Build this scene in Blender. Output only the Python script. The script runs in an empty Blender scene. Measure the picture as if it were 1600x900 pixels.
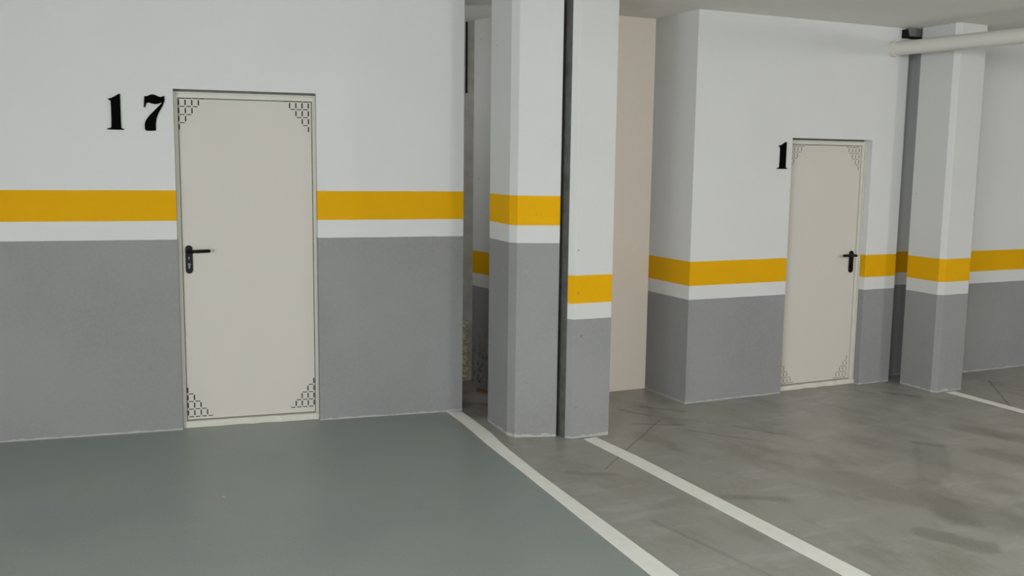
import bpy, bmesh, math, random
from mathutils import Vector, Matrix
random.seed(7)
C = bpy.context.scene.collection
S = bpy.context.scene

# ------------------------------------------------------------------ camera
FPX = 1518.687
cam_d = bpy.data.cameras.new('camera')
cam_d.sensor_width = 36.0
cam_d.lens = FPX / 1600 * 36.0
cam_d.clip_start = 0.05
cam = bpy.data.objects.new('camera', cam_d)
C.objects.link(cam)
R2 = Vector((0.9057405, -0.42364019, 0.01277254))
U2 = Vector((0.04303502, 0.12190514, 0.99160835))
F = Vector((0.42164219, 0.89759018, -0.12864579))
m = Matrix((R2, U2, -F)).transposed().to_4x4()
m.translation = Vector((0, 0, 1.6934))
cam.matrix_world = m
S.camera = cam

# ------------------------------------------------------------------ world, lamps, exposure
S.view_settings.view_transform = 'Standard'
S.view_settings.look = 'None'
S.view_settings.gamma = 1.0
S.view_settings.use_curve_mapping = False
S.view_settings.exposure = -0.17
w = bpy.data.worlds.new('world')
S.world = w
w.use_nodes = True
w.node_tree.nodes['Background'].inputs[0].default_value = (0.95, 1.0, 1.0, 1)
w.node_tree.nodes['Background'].inputs[1].default_value = 0.15

# unseen ceiling tubes of the garage, behind or beside the camera; the last is added fill: (x, y, z, radius, watts, colour)
LAMPS = [
    (-0.4, -1.8, 2.45, 0.22, 300, (0.98, 1.0, 1.0)),
    (7.2, 0.2, 2.45, 0.14, 150, (1.0, 0.985, 0.94)),
    (3.7, -2.2, 2.45, 0.25, 310, (1.0, 1.0, 1.0)),
    (1.45, 6.55, 2.35, 0.06, 14, (1.0, 1.0, 0.96)),         # added behind the left wall to brighten the slot
]
for x, y, z, r, watts, col in LAMPS:
    l = bpy.data.lights.new('unseen_lamp', 'POINT')
    l.shadow_soft_size = r; l.energy = watts; l.color = col
    o = bpy.data.objects.new('unseen_lamp', l)
    o.location = (x, y, z)
    C.objects.link(o)
# soft fill light added far to the left, no opening there
l = bpy.data.lights.new('left_fill', 'AREA'); l.shape = 'RECTANGLE'; l.size = 4.0; l.size_y = 2.2
l.energy = 520; l.color = (0.98, 1.0, 1.0)
o = bpy.data.objects.new('left_fill', l); o.location = (-4.9, -2.0, 1.3)
o.rotation_euler = (math.radians(90), 0, math.radians(-90)); C.objects.link(o)

# ------------------------------------------------------------------ measures
YA, SA = 6.3213, -0.123            # wall with door 17: y = YA + SA*x
ANGA = math.atan(SA)
YB = 5.5907                        # wall with door 1
ZC = 2.734                         # ceiling
A1, A2, A3 = 1.4951, 1.3107, 1.1967
B1, B2, B3 = 1.0173, 0.8459, 0.7477
NA = math.hypot(1, SA)
def PA(x, dep=0.0):                # local coordinates along wall A -> world xy
    return (x / NA - dep * SA / NA, YA + x * SA / NA + dep / NA)

# ------------------------------------------------------------------ node helpers
class NT:
    def __init__(s, name):
        s.m = bpy.data.materials.new(name); s.m.use_nodes = True
        s.t = s.m.node_tree; s.b = s.t.nodes['Principled BSDF']
    def n(s, k): return s.t.nodes.new(k)
    def put(s, sock, v):
        if isinstance(v, bpy.types.NodeSocket): s.t.links.new(v, sock)
        else: sock.default_value = v
    def mth(s, op, a, b=0.0, c=0.0):
        n = s.n('ShaderNodeMath'); n.operation = op
        s.put(n.inputs[0], a); s.put(n.inputs[1], b); s.put(n.inputs[2], c)
        return n.outputs[0]
    def mix(s, f, a, b):
        n = s.n('ShaderNodeMix'); n.data_type = 'RGBA'
        s.put(n.inputs[0], f); s.put(n.inputs[6], a); s.put(n.inputs[7], b)
        return n.outputs[2]
    def pos(s):
        g = s.n('ShaderNodeNewGeometry'); x = s.n('ShaderNodeSeparateXYZ')
        s.t.links.new(g.outputs['Position'], x.inputs[0])
        return g.outputs['Position'], x.outputs[0], x.outputs[1], x.outputs[2]
    def noise(s, vec, scale, detail=3, rough=0.55, stretch=None):
        if stretch:
            mp = s.n('ShaderNodeMapping'); mp.inputs['Scale'].default_value = stretch[:3]
            if len(stretch) > 3: mp.inputs['Rotation'].default_value = (0, 0, stretch[3])
            s.t.links.new(vec, mp.inputs[0]); vec = mp.outputs[0]
        n = s.n('ShaderNodeTexNoise'); s.t.links.new(vec, n.inputs['Vector'])
        n.inputs['Scale'].default_value = scale; n.inputs['Detail'].default_value = detail
        n.inputs['Roughness'].default_value = rough
        return n.outputs[0]
    def ramp(s, v, lo, hi, a=0.0, b=1.0):
        n = s.n('ShaderNodeMapRange'); s.put(n.inputs[0], v); n.interpolation_type = 'SMOOTHSTEP'
        n.inputs[1].default_value = lo; n.inputs[2].default_value = hi
        n.inputs[3].default_value = a; n.inputs[4].default_value = b
        return n.outputs[0]
    def bump(s, h, strength, dist=0.01):
        n = s.n('ShaderNodeBump'); n.inputs['Strength'].default_value = strength
        n.inputs['Distance'].default_value = dist
        s.t.links.new(h, n.inputs['Height']); s.t.links.new(n.outputs[0], s.b.inputs['Normal'])

def srgb(r, g, b):
    f = lambda c: (c / 255 / 12.92) if c <= 10 else ((c / 255 + 0.055) / 1.055) ** 2.4
    return (f(r), f(g), f(b), 1)

WHITE = (0.60, 0.605, 0.605, 1)
YELLOW = (0.645, 0.34, 0.0005, 1)
GREY = (0.245, 0.246, 0.250, 1)

def painted(name, h1, h2, h3, pits=0.0, white=WHITE, base=0.018, grime=0.0):
    """plaster: white, a yellow band h2..h1, white h3..h2, grey below, ragged pale paint edge at the floor"""
    k = NT(name); P, X, Y, Z = k.pos()
    wob = k.noise(P, 9, 2)
    z = k.mth('ADD', Z, k.mth('MULTIPLY', k.mth('SUBTRACT', wob, 0.5), 0.004))
    edge = lambda h: k.ramp(z, h - 0.0012, h + 0.0012)
    fine = k.noise(P, 55, 4, 0.6)
    big = k.noise(P, 1.6, 3, 0.5)
    g2 = k.mix(k.ramp(big, 0.3, 0.7), tuple(c * 0.95 for c in GREY[:3]) + (1,), tuple(c * 1.05 for c in GREY[:3]) + (1,))
    g2 = k.mix(k.ramp(fine, 0.35, 0.7, 0, 0.35), g2, tuple(c * 1.16 for c in GREY[:3]) + (1,))
    w2 = k.mix(k.ramp(big, 0.35, 0.7, 0, 0.5), white, tuple(c * 0.96 for c in white[:3]) + (1,))
    col = k.mix(edge(h3), g2, w2)
    if h1 > 0:
        band = k.mth('MULTIPLY', edge(h2), k.mth('SUBTRACT', 1.0, edge(h1)))
        col = k.mix(band, col, YELLOW)
    if pits:
        v = k.n('ShaderNodeTexVoronoi'); k.t.links.new(P, v.inputs['Vector']); v.inputs['Scale'].default_value = 8
        wn = k.noise(P, 2.3, 2)
        d = k.mth('ADD', v.outputs['Distance'], k.ramp(wn, 0.36, 0.56, 0.12, 0.0))
        d = k.mth('ADD', d, k.mth('MULTIPLY', k.noise(P, 90, 2), 0.03))
        pit = k.ramp(d, 0.05, 0.085, pits, 0.0)
        col = k.mix(pit, col, (0.12, 0.115, 0.1, 1))
        v2 = k.noise(P, 24, 5, 0.75)
        col = k.mix(k.ramp(v2, 0.66, 0.72, 0.0, pits * 0.3), col, (0.3, 0.3, 0.29, 1))
    if base:
        e = k.noise(P, 16, 4, 0.7)
        lim = k.mth('MULTIPLY', e, base * 2)
        b = k.mth('LESS_THAN', Z, k.mth('SUBTRACT', lim, base * 0.45))
        col = k.mix(k.mth('MULTIPLY', b, 0.5), col, (0.5, 0.5, 0.48, 1))
    if grime:
        gz = k.mth('ADD', Z, k.mth('MULTIPLY', k.noise(P, 5, 4, 0.7), -1.0))
        gm = k.mth('MULTIPLY', k.ramp(gz, -0.6, 0.1, 1, 0), k.ramp(k.noise(P, 18, 5, 0.7), 0.48, 0.6))
        col = k.mix(k.mth('MULTIPLY', gm, grime), col, (0.09, 0.085, 0.075, 1))
    k.put(k.b.inputs['Base Color'], col)
    k.b.inputs['Roughness'].default_value = 0.75
    k.b.inputs['Specular IOR Level'].default_value = 0.15
    k.bump(k.mth('ADD', k.noise(P, 120, 3, 0.6), k.mth('MULTIPLY', k.noise(P, 14, 3), 1.2)), 0.25, 0.003)
    return k.m

def plain(name, col, rough=0.5, spec=0.5, metal=0.0, var=0.04, scale=30, bump=0.0):
    k = NT(name); P, X, Y, Z = k.pos()
    n = k.noise(P, scale, 3)
    c = k.mix(n, tuple(v * (1 - var) for v in col[:3]) + (1,), tuple(min(1, v * (1 + var)) for v in col[:3]) + (1,))
    k.put(k.b.inputs['Base Color'], c)
    k.b.inputs['Roughness'].default_value = rough; k.b.inputs['Specular IOR Level'].default_value = spec
    k.b.inputs['Metallic'].default_value = metal
    if bump: k.bump(k.noise(P, scale * 2, 4, 0.65), bump, 0.004)
    return k.m

def floor_material():
    k = NT('painted_floor'); P, X, Y, Z = k.pos()
    jig = k.noise(P, 7, 3)
    big = k.noise(P, 0.9, 4, 0.6)
    mid = k.noise(P, 3.2, 5, 0.65, (1, 0.55, 1, 0.5))
    str1 = k.noise(P, 2.2, 4, 0.65, (0.9, 3.2, 1, 0.45))      # sweeping smears of the dried mop water
    fine = k.noise(P, 70, 3, 0.6)
    green = k.mix(k.ramp(big, 0.3, 0.7), (0.218, 0.260, 0.248, 1), (0.248, 0.285, 0.271, 1))
    green = k.mix(k.ramp(mid, 0.40, 0.65, 0, 0.6), green, (0.269, 0.296, 0.269, 1))
    olive = k.mix(k.ramp(big, 0.3, 0.7), (0.277, 0.278, 0.250, 1), (0.314, 0.306, 0.269, 1))
    olive = k.mix(k.ramp(str1, 0.5, 0.68, 0, 0.55), olive, (0.401, 0.397, 0.383, 1))
    olive = k.mix(k.ramp(mid, 0.46, 0.68, 0, 0.75), olive, (0.226, 0.216, 0.180, 1))
    # old paint of the first bay, right bay, and the raw screed behind the pillars
    bay = k.ramp(k.mth('ADD', X, k.mth('MULTIPLY', k.mth('SUBTRACT', jig, 0.5), 0.04)), 2.25, 2.33)
    col = k.mix(bay, green, olive)
    raw = k.mth('MULTIPLY', k.ramp(Y, 5.62, 6.0), k.mth('MULTIPLY', k.ramp(X, 2.40, 2.46), k.ramp(X, 3.0, 3.05, 1, 0)))
    rawc = k.mix(k.ramp(mid, 0.35, 0.65), (0.10, 0.085, 0.07, 1), (0.233, 0.210, 0.196, 1))
    col = k.mix(raw, col, rawc)
    def seg(ax, ay, bx, by, w0, w1, amount, wob=0.01, tint=(0.055, 0.052, 0.045, 1), brk=0.0):
        nonlocal col
        dx, dy = bx - ax, by - ay; L2 = dx * dx + dy * dy
        wx = k.mth('ADD', X, k.mth('MULTIPLY', k.mth('SUBTRACT', jig, 0.5), wob))
        wy = k.mth('ADD', Y, k.mth('MULTIPLY', k.mth('SUBTRACT', mid, 0.5), wob))
        px = k.mth('SUBTRACT', wx, ax); py = k.mth('SUBTRACT', wy, ay)
        t = k.mth('DIVIDE', k.mth('ADD', k.mth('MULTIPLY', px, dx), k.mth('MULTIPLY', py, dy)), L2)
        t = k.mth('MINIMUM', k.mth('MAXIMUM', t, 0.0), 1.0)
        ex = k.mth('SUBTRACT', px, k.mth('MULTIPLY', t, dx)); ey = k.mth('SUBTRACT', py, k.mth('MULTIPLY', t, dy))
        d = k.mth('SQRT', k.mth('ADD', k.mth('MULTIPLY', ex, ex), k.mth('MULTIPLY', ey, ey)))
        f = k.ramp(d, w0, w1, amount, 0.0)
        if brk: f = k.mth('MULTIPLY', f, k.ramp(str1, brk - 0.08, brk + 0.08))
        col = k.mix(f, col, tint)
    W = floor_marks
    for a in W: seg(*a)
    # scattered pale specks
    v = k.n('ShaderNodeTexVoronoi'); k.t.links.new(P, v.inputs['Vector']); v.inputs['Scale'].default_value = 1.9
    col = k.mix(k.ramp(v.outputs['Distance'], 0.012, 0.024, 0.55, 0), col, (0.585, 0.585, 0.546, 1))
    col = k.mix(k.ramp(fine, 0.4, 0.7, 0, 0.12), col, (0.437, 0.433, 0.437, 1))
    k.put(k.b.inputs['Base Color'], col)
    rg = k.ramp(k.mth('ADD', mid, k.mth('MULTIPLY', raw, 1.0)), 0.3, 1.0, 0.33, 0.55)
    k.put(k.b.inputs['Roughness'], rg)
    k.b.inputs['Specular IOR Level'].default_value = 0.5
    k.bump(k.noise(P, 30, 3, 0.6), 0.05, 0.003)
    return k.m

# ax, ay, bx, by, core, falloff, amount ...
floor_marks = [
    (2.72, 4.53, 3.576, 5.282, 0.002, 0.007, 0.7, 0.02),           # settlement crack over the second line
    (6.724, 5.29, 6.113, 4.612, 0.004, 0.012, 0.7, 0.012),           # crack by the far line
    (3.34, 5.28, 3.66, 5.13, 0.003, 0.028, 0.5, 0.09, (0.055, 0.052, 0.045, 1), 0.42),
    (3.48, 5.62, 3.58, 5.42, 0.008, 0.04, 0.45, 0.10),
    (3.66, 5.66, 3.86, 5.42, 0.008, 0.035, 0.40, 0.10),
    (3.60, 5.02, 3.90, 4.62, 0.003, 0.018, 0.50, 0.05, (0.055, 0.052, 0.045, 1), 0.40),
    (3.95, 4.98, 4.12, 4.70, 0.004, 0.032, 0.42, 0.08),
    (5.45, 5.50, 5.52, 5.28, 0.004, 0.012, 0.6, 0.03),
    (5.62, 5.30, 5.76, 5.12, 0.010, 0.045, 0.55, 0.12),
    (5.76, 5.38, 5.84, 5.28, 0.004, 0.025, 0.5, 0.08),
    (4.758, 4.228, 4.85, 4.115, 0.015, 0.06, 0.50, 0.06, (0.06, 0.06, 0.055, 1)),
    (4.70, 4.16, 4.221, 3.686, 0.006, 0.045, 0.30, 0.05, (0.08, 0.08, 0.072, 1)),
    (4.75, 4.11, 4.242, 3.619, 0.010, 0.060, 0.24, 0.05, (0.08, 0.08, 0.072, 1)),
    (4.80, 4.06, 4.388, 3.675, 0.010, 0.055, 0.28, 0.05, (0.08, 0.08, 0.072, 1)),
    (4.173, 3.626, 3.908, 3.175, 0.05, 0.13, 0.30, 0.10, (0.08, 0.078, 0.066, 1)),
    (3.80, 3.95, 4.10, 3.00, 0.06, 0.20, 0.38, 0.18, (0.10, 0.095, 0.07, 1)),
    (3.62, 3.12, 3.72, 2.88, 0.04, 0.09, 0.42, 0.14, (0.09, 0.085, 0.07, 1)),
    (5.35, 4.35, 5.60, 3.60, 0.06, 0.15, 0.42, 0.12, (0.09, 0.085, 0.065, 1)),
    (5.00, 3.90, 5.15, 3.10, 0.05, 0.14, 0.40, 0.12, (0.09, 0.085, 0.065, 1)),
    (2.52, 3.75, 2.70, 2.6, 0.004, 0.02, 0.25, 0.05),
    (2.50, 4.55, 2.72, 4.42, 0.01, 0.05, 0.30, 0.12),
    (3.05, 3.9, 3.3, 3.75, 0.01, 0.06, 0.30, 0.12),
]

M = {}
M['wallA'] = painted('plaster_first_wall', A1, A2, A3)
M['wallB'] = painted('plaster_second_wall', B1, B2, B3)
M['pilA'] = painted('plaster_first_pillar', 1.494, 1.316, 1.2085, pits=0.8, base=0.035, white=(0.55, 0.555, 0.555, 1))
M['pilB'] = painted('plaster_second_pillar', B1, B2, B3, pits=0.7, base=0.035, white=(0.555, 0.56, 0.555, 1))
M['wallC'] = painted('plaster_rough_back_wall', B1, B2, B3, pits=0.6, base=0.0, grime=0.9)
M['cream_wall'] = plain('cream_plaster', (0.84, 0.755, 0.665), 0.75, 0.25, var=0.02, bump=0.15)
M['raw'] = plain('raw_concrete', (0.46, 0.45, 0.41), 0.9, 0.2, var=0.35, scale=9, bump=0.8)
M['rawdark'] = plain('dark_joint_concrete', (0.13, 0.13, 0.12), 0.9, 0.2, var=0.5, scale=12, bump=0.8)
M['ceil'] = plain('ceiling_plaster', (0.80, 0.795, 0.765), 0.85, 0.2, var=0.03, scale=6)
M['door'] = plain('cream_lacquered_steel', (0.545, 0.52, 0.48), 0.6, 0.25, var=0.02, scale=4)
M['frame'] = plain('cream_frame_steel', (0.57, 0.56, 0.50), 0.55, 0.3, var=0.02, scale=4)
M['black'] = plain('black_plastic', (0.003, 0.003, 0.003), 0.4, 0.2)
M['slot'] = plain('dark_slot', (0.035, 0.033, 0.025), 0.9, 0.1)
M['slotpale'] = plain('shallow_slot', (0.16, 0.155, 0.13), 0.9, 0.1)
M['digit'] = plain('black_numeral_plastic', (0.002, 0.002, 0.002), 0.8, 0.03)
M['headshade'] = plain('grey_head_shade', (0.20, 0.20, 0.19), 0.9, 0.1, var=0.3)
M['steel'] = plain('lock_steel', (0.22, 0.22, 0.22), 0.3, 0.5, metal=0.9)
M['line'] = plain('road_paint', (0.82, 0.82, 0.77), 0.55, 0.4, var=0.09, scale=14)
M['pipe'] = plain('white_pvc', (0.62, 0.60, 0.56), 0.4, 0.4, var=0.03, scale=10)
M['galv'] = plain('dull_zinc', (0.28, 0.28, 0.27), 0.5, 0.5, metal=0.4, var=0.1)
M['hollow'] = plain('dark_hollow', (0.012, 0.012, 0.01), 0.9, 0.1)
M['foam'] = plain('yellowed_foam', (0.50, 0.44, 0.28), 0.9, 0.2, var=0.2, scale=30, bump=0.9)
M['board'] = plain('rusty_scrap', (0.17, 0.085, 0.045), 0.8, 0.2, var=0.4, scale=20, bump=0.4)
M['grit'] = plain('grey_grit', (0.36, 0.34, 0.30), 0.9, 0.2, var=0.2, scale=30, bump=0.4)
M['floor'] = floor_material()

# ------------------------------------------------------------------ mesh helpers
def link(name, bm, mats, parent=None, smooth=False):
    bmesh.ops.recalc_face_normals(bm, faces=bm.faces)
    me = bpy.data.meshes.new(name); bm.to_mesh(me); bm.free()
    for x in (mats if isinstance(mats, (list, tuple)) else [mats]): me.materials.append(x)
    if smooth: me.polygons.foreach_set('use_smooth', [True] * len(me.polygons))
    o = bpy.data.objects.new(name, me); C.objects.link(o)
    if parent: o.parent = parent
    return o
def struct(o, label=None):
    o['kind'] = 'structure'
    if label: o['label'] = label
    return o
def tag(o, label, cat, group=None):
    o['label'] = label; o['category'] = cat
    if group: o['group'] = group
    return o
def empty(name, loc, rz=0.0):
    o = bpy.data.objects.new(name, None); C.objects.link(o)
    o.location = loc; o.rotation_euler = (0, 0, rz); o.empty_display_size = 0.1
    return o
def prism(bm, pts, z0, z1, mi=None):
    """vertical prism over a floor outline; mi = material index per side"""
    a = [bm.verts.new((x, y, z0)) for x, y in pts]; b = [bm.verts.new((x, y, z1)) for x, y in pts]
    n = len(pts)
    bm.faces.new(a[::-1]); bm.faces.new(b)
    for i in range(n):
        f = bm.faces.new((a[i], a[(i + 1) % n], b[(i + 1) % n], b[i]))
        if mi: f.material_index = mi[i]
def slab(bm, pts, y0, y1):
    """outline in x,z extruded along y"""
    a = [bm.verts.new((x, y0, z)) for x, z in pts]; b = [bm.verts.new((x, y1, z)) for x, z in pts]
    n = len(pts)
    f1 = bm.faces.new(a); f2 = bm.faces.new(b[::-1])
    for i in range(n): bm.faces.new((a[i], b[i], b[(i + 1) % n], a[(i + 1) % n]))
    return f1, f2
def box(bm, x0, x1, y0, y1, z0, z1):
    prism(bm, [(x0, y0), (x1, y0), (x1, y1), (x0, y1)], z0, z1)
def bevel(o, wdt, seg=2):
    md = o.modifiers.new('bevel', 'BEVEL'); md.width = wdt; md.segments = seg; md.limit_method = 'ANGLE'
    md.angle_limit = math.radians(40)
    return o
def tube(bm, p, q, r0, r1=None, n=24):
    p, q = Vector(p), Vector(q); d = (q - p).normalized()
    u = d.orthogonal().normalized(); v = d.cross(u); r1 = r0 if r1 is None else r1
    a = []; b = []
    for i in range(n):
        t = 2 * math.pi * i / n; e = u * math.cos(t) + v * math.sin(t)
        a.append(bm.verts.new(p + e * r0)); b.append(bm.verts.new(q + e * r1))
    bm.faces.new(a[::-1]); bm.faces.new(b)
    for i in range(n): bm.faces.new((a[i], a[(i + 1) % n], b[(i + 1) % n], b[i]))

# ------------------------------------------------------------------ setting
bm = bmesh.new(); box(bm, -5.5, 12.5, -7.5, 8.0, -0.2, 0.0)
struct(link('floor', bm, M['floor']), 'grey green painted garage floor with tyre marks and cracks')
bm = bmesh.new(); box(bm, -5.5, 12.5, -7.5, 8.0, ZC, ZC + 0.25)
struct(link('ceiling', bm, M['ceil']), 'plain grey white ceiling')

# wall A (door 17) built in its own turned frame
DA0, DA1, DAH = 0.671, 1.519, 2.103
XE = 2.480
bm = bmesh.new()
slab(bm, [(-5.0, 0), (DA0, 0), (DA0, DAH), (DA1, DAH), (DA1, 0), (XE, 0), (XE, ZC), (-5.0, ZC)], 0.0, 0.22)
wa = link('wall_left', bm, M['wallA']); wa.location = (0, YA, 0); wa.rotation_euler = (0, 0, ANGA)
struct(wa, 'white wall with yellow band and grey dado around the near door, left of the pillars')

# wall B (door 1)
DB0, DB1, DBH = 4.858, 5.630, 1.892
bm = bmesh.new()
slab(bm, [(3.998, 0), (DB0, 0), (DB0, DBH), (DB1, DBH), (DB1, 0), (5.947, 0), (5.947, ZC), (3.998, ZC)], YB, YB + 0.6)
box(bm, 5.947, 6.24, YB + 0.15, YB + 0.6, 0, ZC)  # wall set back here, added to deepen the shade beside the far pillar
box(bm, 6.24, 12.0, YB, YB + 0.6, 0, ZC)
bmesh.ops.remove_doubles(bm, verts=bm.verts, dist=1e-5)
struct(link('wall_right', bm, M['wallB']), 'white wall with yellow band and grey dado around the far door')

# rough wall seen through the slot, cream face towards the camera between the pillars and the return
bm = bmesh.new()
prism(bm, [(2.885, 6.856), (2.918, 6.629), (2.985, 6.118), (4.02, 6.113), (4.02, 7.2), (2.885, 7.2)], 0, ZC, [0, 0, 1, 1, 1, 0])
struct(link('wall_back', bm, [M['wallC'], M['cream_wall']]), 'recessed plain cream wall between the pillars and the return')
bm = bmesh.new()
box(bm, 1.7, 2.8845, 6.858, 7.1, 0, ZC)
struct(link('wall_behind', bm, M['raw']), 'unpainted concrete wall end seen through the slot behind the pillars')
# the rest of the garage, out of view
for nm, a in (('wall_rear', (-5.2, 12.2, -7.2, -7.0)), ('wall_side_left', (-5.2, -5.0, -7.0, 7.2)), ('wall_side_right', (12.0, 12.2, -7.0, 7.2))):
    bm = bmesh.new(); box(bm, *a, 0, ZC); struct(link(nm, bm, M['wallB']))

# ------------------------------------------------------------------ doors
def corner_slots(bm, ox, oz, sx, sz, px, pz, y, wv, wh):
    for r in range(4):
        for c in range(4 - r):
            z = oz + sz * r * pz
            a, b = ox + sx * (c + 0.13) * px, ox + sx * (c + 0.87) * px
            box(bm, min(a, b), max(a, b), y - 0.0008, y + 0.002, z - wh / 2, z + wh / 2)
    for c in range(4):
        for r in range(4 - c):
            x = ox + sx * c * px
            a, b = oz + sz * (r + 0.18) * pz, oz + sz * (r + 0.84) * pz
            box(bm, x - wv / 2, x + wv / 2, y - 0.0008, y + 0.002, min(a, b), max(a, b))

def make_door(name, loc, rz, x0, x1, h, rec, jl, jr, head, sill, hx, hz, hdir, sc, slot, stop, label, so):
    t = empty(name, loc, rz); struct(t, label)
    # steel frame: jambs and head with a raised lip, in the reveal
    bm = bmesh.new()
    hj = h; h = h - 0.013
    prof = [(x0, 0), (x0 + jl, 0), (x0 + jl, h - head), (x1 - jr, h - head), (x1 - jr, 0), (x1, 0), (x1, h), (x0, h)]
    slab(bm, prof, rec - 0.012, rec + 0.05)
    lip = 0.010
    prof2 = [(x0, 0), (x0 + lip, 0), (x0 + lip, h - lip), (x1 - lip, h - lip), (x1 - lip, 0), (x1, 0), (x1, h), (x0, h)]
    slab(bm, prof2, rec - 0.022, rec - 0.012)
    bevel(link('door_frame', bm, M['frame'], t), 0.003)
    # leaf
    g = 0.003
    lx0, lx1, lz0, lz1 = x0 + jl + g, x1 - jr - g, sill, h - head - g
    bm = bmesh.new(); box(bm, lx0, lx1, rec, rec + 0.045, lz0, lz1)
    leaf = bevel(link('door_leaf', bm, M['door'], t), 0.004)
    # backing seen as the thin dark joint round the leaf
    bm = bmesh.new(); box(bm, x0 + 0.012, x1 - 0.012, rec + 0.05, rec + 0.07, 0, h - 0.01)
    link('door_stop', bm, stop, t)
    bm = bmesh.new(); box(bm, x0, x1, rec + 0.01, rec + 0.05, h, hj)  # dark strip standing in for the shade under the lintel
    hs = link('head_shade_strip', bm, M['headshade'], t); hs['label'] = 'grey strip above the frame standing in for the lintel shade'
    # sill
    bm = bmesh.new(); 
    n = 14; pts = [(x0 + (x1 - x0) * i / n) for i in range(n + 1)]
    rnd = random.Random(3)
    ys = [rec - 0.030 * (0.75 + 0.5 * rnd.random()) for _ in pts]
    prism(bm, [(pts[i], ys[i]) for i in range(n + 1)] + [(x1, rec + 0.04), (x0, rec + 0.04)], 0, sill - 0.004)
    bevel(link('door_sill', bm, M['frame'], t), 0.004)
    # pierced corner ornaments
    (tl, tr, bl, br, px, pz, wv, wh) = so
    for ox, oz, sx, sz in ((tl[0], tl[1], 1, -1), (tr[0], tr[1], -1, -1), (bl[0], bl[1], 1, 1), (br[0], br[1], -1, 1)):
        bm = bmesh.new(); corner_slots(bm, ox, oz, sx, sz, px, pz, rec, wv, wh)
        link('ventilation_slots', bm, slot, leaf)
    # handle
    bm = bmesh.new(); r = 0.0215 * sc; ln = 0.088 * sc; pts = []
    for i in range(13): a = math.pi * i / 12; pts.append((hx + r * math.cos(a), hz + ln - r + r * math.sin(a)))
    for i in range(13): a = math.pi + math.pi * i / 12; pts.append((hx + r * math.cos(a), hz - ln + r + r * math.sin(a)))
    slab(bm, pts, rec - 0.011, rec)
    plate = bevel(link('handle_plate', bm, M['black'], t), 0.003)
    bm = bmesh.new(); zl = hz + ln - 0.036 * sc
    tube(bm, (hx, rec - 0.008, zl), (hx, rec - 0.052 * sc, zl), 0.0105 * sc)
    tube(bm, (hx - hdir * 0.010, rec - 0.050 * sc, zl), (hx + hdir * 0.118 * sc, rec - 0.050 * sc, zl + 0.003), 0.0095 * sc, 0.0105 * sc)
    bmesh.ops.create_uvsphere(bm, u_segments=16, v_segments=8, radius=0.0105 * sc, matrix=Matrix.Translation((hx + hdir * 0.118 * sc, rec - 0.050 * sc, zl + 0.003)))
    bmesh.ops.create_uvsphere(bm, u_segments=16, v_segments=8, radius=0.0105 * sc, matrix=Matrix.Translation((hx - hdir * 0.008, rec - 0.050 * sc, zl)))
    lv = link('lever', bm, M['black'], t, smooth=True)
    bm = bmesh.new()
    tube(bm, (hx, rec - 0.018, hz - 0.030 * sc), (hx, rec - 0.005, hz - 0.030 * sc), 0.0085 * sc)
    box(bm, hx - 0.005 * sc, hx + 0.005 * sc, rec - 0.018, rec - 0.006, hz - 0.055 * sc, hz - 0.030 * sc)
    cy = link('lock_cylinder', bm, M['black'] if hdir < 0 else M['steel'], plate)
    if hdir > 0:
        cy['label'] = 'steel lock cylinder'
        bm = bmesh.new(); box(bm, hx - 0.004, hx + 0.003, rec - 0.0125, rec - 0.010, hz + 0.002, hz + 0.016)
        link('lock_screw', bm, M['steel'], plate)
    return t

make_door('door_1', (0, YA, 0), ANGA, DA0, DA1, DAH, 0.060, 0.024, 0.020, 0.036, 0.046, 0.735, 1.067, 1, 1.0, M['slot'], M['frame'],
          'large cream steel door marked 17, in the left wall',
          ((0.7005, 2.052), (1.477, 2.052), (0.7035, 0.066), (1.4885, 0.084), 0.0385, 0.0490, 0.0078, 0.0052))
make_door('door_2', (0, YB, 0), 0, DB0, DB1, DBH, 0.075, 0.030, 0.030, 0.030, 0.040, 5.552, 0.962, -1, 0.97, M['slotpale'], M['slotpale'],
          'smaller cream steel door marked 1, in the far wall',
          ((4.910, 1.836), (5.575, 1.836), (4.912, 0.052), (5.568, 0.052), 0.0335, 0.0445, 0.006, 0.0045))

# ------------------------------------------------------------------ pillars
bm = bmesh.new()
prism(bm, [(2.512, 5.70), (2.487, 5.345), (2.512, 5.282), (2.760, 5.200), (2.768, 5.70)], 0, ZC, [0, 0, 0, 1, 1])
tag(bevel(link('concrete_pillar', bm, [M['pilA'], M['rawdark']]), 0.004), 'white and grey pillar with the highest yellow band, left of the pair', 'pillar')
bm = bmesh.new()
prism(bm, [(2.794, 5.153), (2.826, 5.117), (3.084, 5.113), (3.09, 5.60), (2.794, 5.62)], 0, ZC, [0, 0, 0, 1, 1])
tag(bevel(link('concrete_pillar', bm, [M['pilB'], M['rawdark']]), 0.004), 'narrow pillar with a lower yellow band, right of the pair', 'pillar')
bm = bmesh.new()
prism(bm, [(5.962, 5.49), (5.950, 5.178), (5.976, 5.143), (6.253, 5.155), (6.262, 5.49)], 0, ZC, [0, 0, 0, 0, 0])
tag(bevel(link('concrete_pillar', bm, [M['pilB'], M['rawdark']]), 0.006), 'far pillar beside the white pipe, right of the door marked 1', 'pillar')

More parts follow.
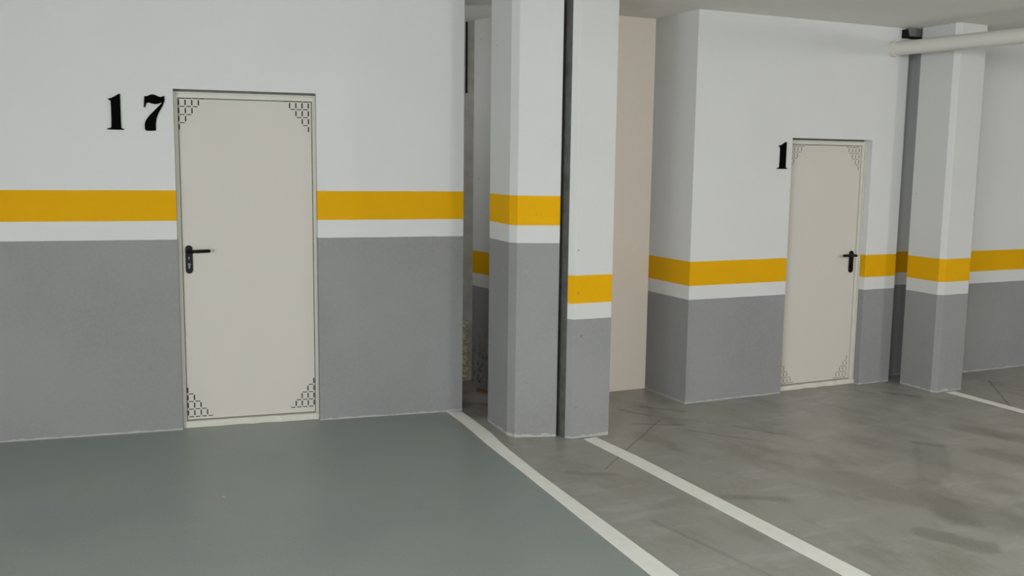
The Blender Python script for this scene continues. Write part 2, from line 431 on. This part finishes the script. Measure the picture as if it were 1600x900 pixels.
# ------------------------------------------------------------------ painted lines
def strip(name, left, right, label):
    bm = bmesh.new()
    prism(bm, left + right[::-1], 0.0, 0.002)
    tag(link(name, bm, M['line']), label, 'painted line', 'white bay lines on the floor')
strip('parking_line', [(2.085, 0.0), (2.169, 3.223), (2.262, 4.629), (2.280, 4.95), (2.299, 5.25), (2.322, 5.50), (2.342, 5.739), (2.351, 6.028)],
      [(2.190, 0.0), (2.275, 3.178), (2.338, 4.598), (2.372, 5.05), (2.392, 5.242), (2.418, 5.413), (2.440, 5.774), (2.446, 5.99)],
      'kinked white floor line running from the left wall corner past the pillars')
strip('parking_line', [(2.915, 0.0), (2.907, 2.904), (2.908, 4.608), (2.893, 5.09)],
      [(3.025, 0.0), (3.014, 2.87), (3.011, 4.632), (2.985, 5.098)],
      'straight white floor line starting at the foot of the narrow pillar')
strip('parking_line', [(6.03, 0.0), (6.053, 4.464), (6.062, 5.13)],
      [(6.115, 0.0), (6.134, 4.525), (6.150, 5.13)],
      'short white floor line at the right, starting at the far pillar')

# ------------------------------------------------------------------ numerals
ONE = [(0.307, 2.0329), (0.3257, 2.0365), (0.3453, 2.0471), (0.3669, 2.0616), (0.3758, 2.063), (0.3757, 2.0128), (0.3752, 1.9157), (0.3757, 1.867), (0.3791, 1.8622), (0.393, 1.8565), (0.391, 1.853), (0.3417, 1.8525), (0.3002, 1.8533), (0.3005, 1.8597), (0.3156, 1.8619), (0.3214, 1.8676), (0.3236, 1.9144), (0.3236, 1.9926), (0.3226, 2.0204), (0.3148, 2.025)]
SEVEN = [(0.51, 2.0525), (0.5262, 2.0549), (0.5407, 2.0617), (0.5551, 2.0652), (0.5694, 2.0627), (0.5871, 2.0539), (0.6014, 2.0506), (0.6124, 2.0558), (0.6226, 2.058), (0.6225, 2.0317), (0.6185, 2.0202), (0.6125, 2.003), (0.6029, 1.9858), (0.5857, 1.9551), (0.5739, 1.9245), (0.5692, 1.8904), (0.5691, 1.8525), (0.5409, 1.85), (0.514, 1.8505), (0.5072, 1.8606), (0.507, 1.8889), (0.5142, 1.9117), (0.5331, 1.9386), (0.5591, 1.9657), (0.5814, 1.9889), (0.5982, 2.0064), (0.6076, 2.018), (0.602, 2.0179), (0.5875, 2.0117), (0.5694, 2.0082), (0.5498, 2.0113), (0.5356, 2.0158), (0.5231, 2.0154), (0.5174, 2.0077), (0.5133, 1.9907), (0.5078, 1.9868), (0.5054, 1.9905), (0.5072, 2.0205)]
def numeral(name, pts, loc, rz, label):
    bm = bmesh.new(); slab(bm, pts, -0.010, 0.0)
    o = link(name, bm, M['digit']); o.location = loc; o.rotation_euler = (0, 0, rz)
    tag(o, label, 'number')
numeral('wall_numeral', ONE, (0, YA, 0), ANGA, 'black numeral 1 before the 7, on the wall beside the near door')
numeral('wall_numeral', SEVEN, (0, YA, 0), ANGA, 'black numeral 7 on the white wall left of the near door')
k1 = 0.193 / 0.2105
numeral('wall_numeral', [(4.722 + (x - 0.3002) * 1.0, 1.668 + (z - 1.8525) * k1) for x, z in ONE], (0, YB, 0), 0, 'black numeral 1 standing alone left of the far small door')

# ------------------------------------------------------------------ pipe near the ceiling, out of wall B towards the viewer
t = empty('drain_pipe', (5.778, YB, 2.575))
tag(t, 'white round pipe under the ceiling coming out of the wall beside the far pillar', 'pipe')
bm = bmesh.new(); tube(bm, (0, 0.0, 0), (-0.02, -5.6, -0.10), 0.052, n=32)
link('pipe_tube', bm, M['pipe'], t, smooth=False)
bm = bmesh.new(); tube(bm, (0, 0.0, 0), (0, -0.05, 0), 0.060, n=32)
link('pipe_collar', bm, M['pipe'], t)
t2 = empty('cable_channel', (5.86, YB, 2.66))
tag(t2, 'short grey open metal channel on the wall above the pipe', 'channel')
bm = bmesh.new(); slab(bm, [(0.0, 0.0), (0.20, 0.0), (0.20, 0.062), (0.192, 0.062), (0.192, 0.012), (0.03, 0.012), (0.008, 0.062), (0.0, 0.062)], -0.05, 0.0)
link('channel_body', bm, M['hollow'], t2)
bm = bmesh.new(); box(bm, 0.035, 0.188, -0.03, 0.0, 0.016, 0.072)
link('channel_lid', bm, M['galv'], t2)

# ------------------------------------------------------------------ bits in the slot behind the first pillar
bm = bmesh.new()
rings = []
for q in range(34):
    z = 0.02 + q * 0.014
    cx = 2.835 + random.uniform(-0.012, 0.012) - 0.006 * math.sin(q * 0.9)
    hw = max(0.006, (0.030 if q < 16 else 0.018) * random.uniform(0.55, 1.25)); dp = random.uniform(0.010, 0.030)
    rings.append([bm.verts.new((cx + hw * math.cos(a) , 6.858 - dp * abs(math.sin(a)) , z + random.uniform(-0.003, 0.003)))
                  for a in [math.pi * v / 7 for v in range(8)]])
for a, b in zip(rings, rings[1:]):
    for v in range(7): bm.faces.new((a[v], a[v + 1], b[v + 1], b[v]))
bm.faces.new(rings[0]); bm.faces.new(rings[-1])
for a, b in zip(rings, rings[1:]): bm.faces.new((a[0], a[7], b[7], b[0]))
tag(link('foam_residue', bm, M['foam']), 'bead of yellowed ragged foam on the raw concrete in the gap behind the pillars', 'foam')
bm = bmesh.new()
prism(bm, [(2.80, 6.56), (2.90, 6.36), (3.0, 6.22), (3.02, 6.12), (2.94, 6.10), (2.84, 6.30), (2.77, 6.50)], 0, 0.012)
o = tag(link('scrap_board', bm, M['board']), 'rust brown scrap lying on the floor in the gap behind the pillars', 'scrap')
bm = bmesh.new()
box(bm, 2.815, 2.826, 6.845, 6.862, 2.2, 2.72)
tag(link('joint_filler', bm, M['hollow']), 'black joint filler strip high up in the gap behind the pillars', 'joint strip')
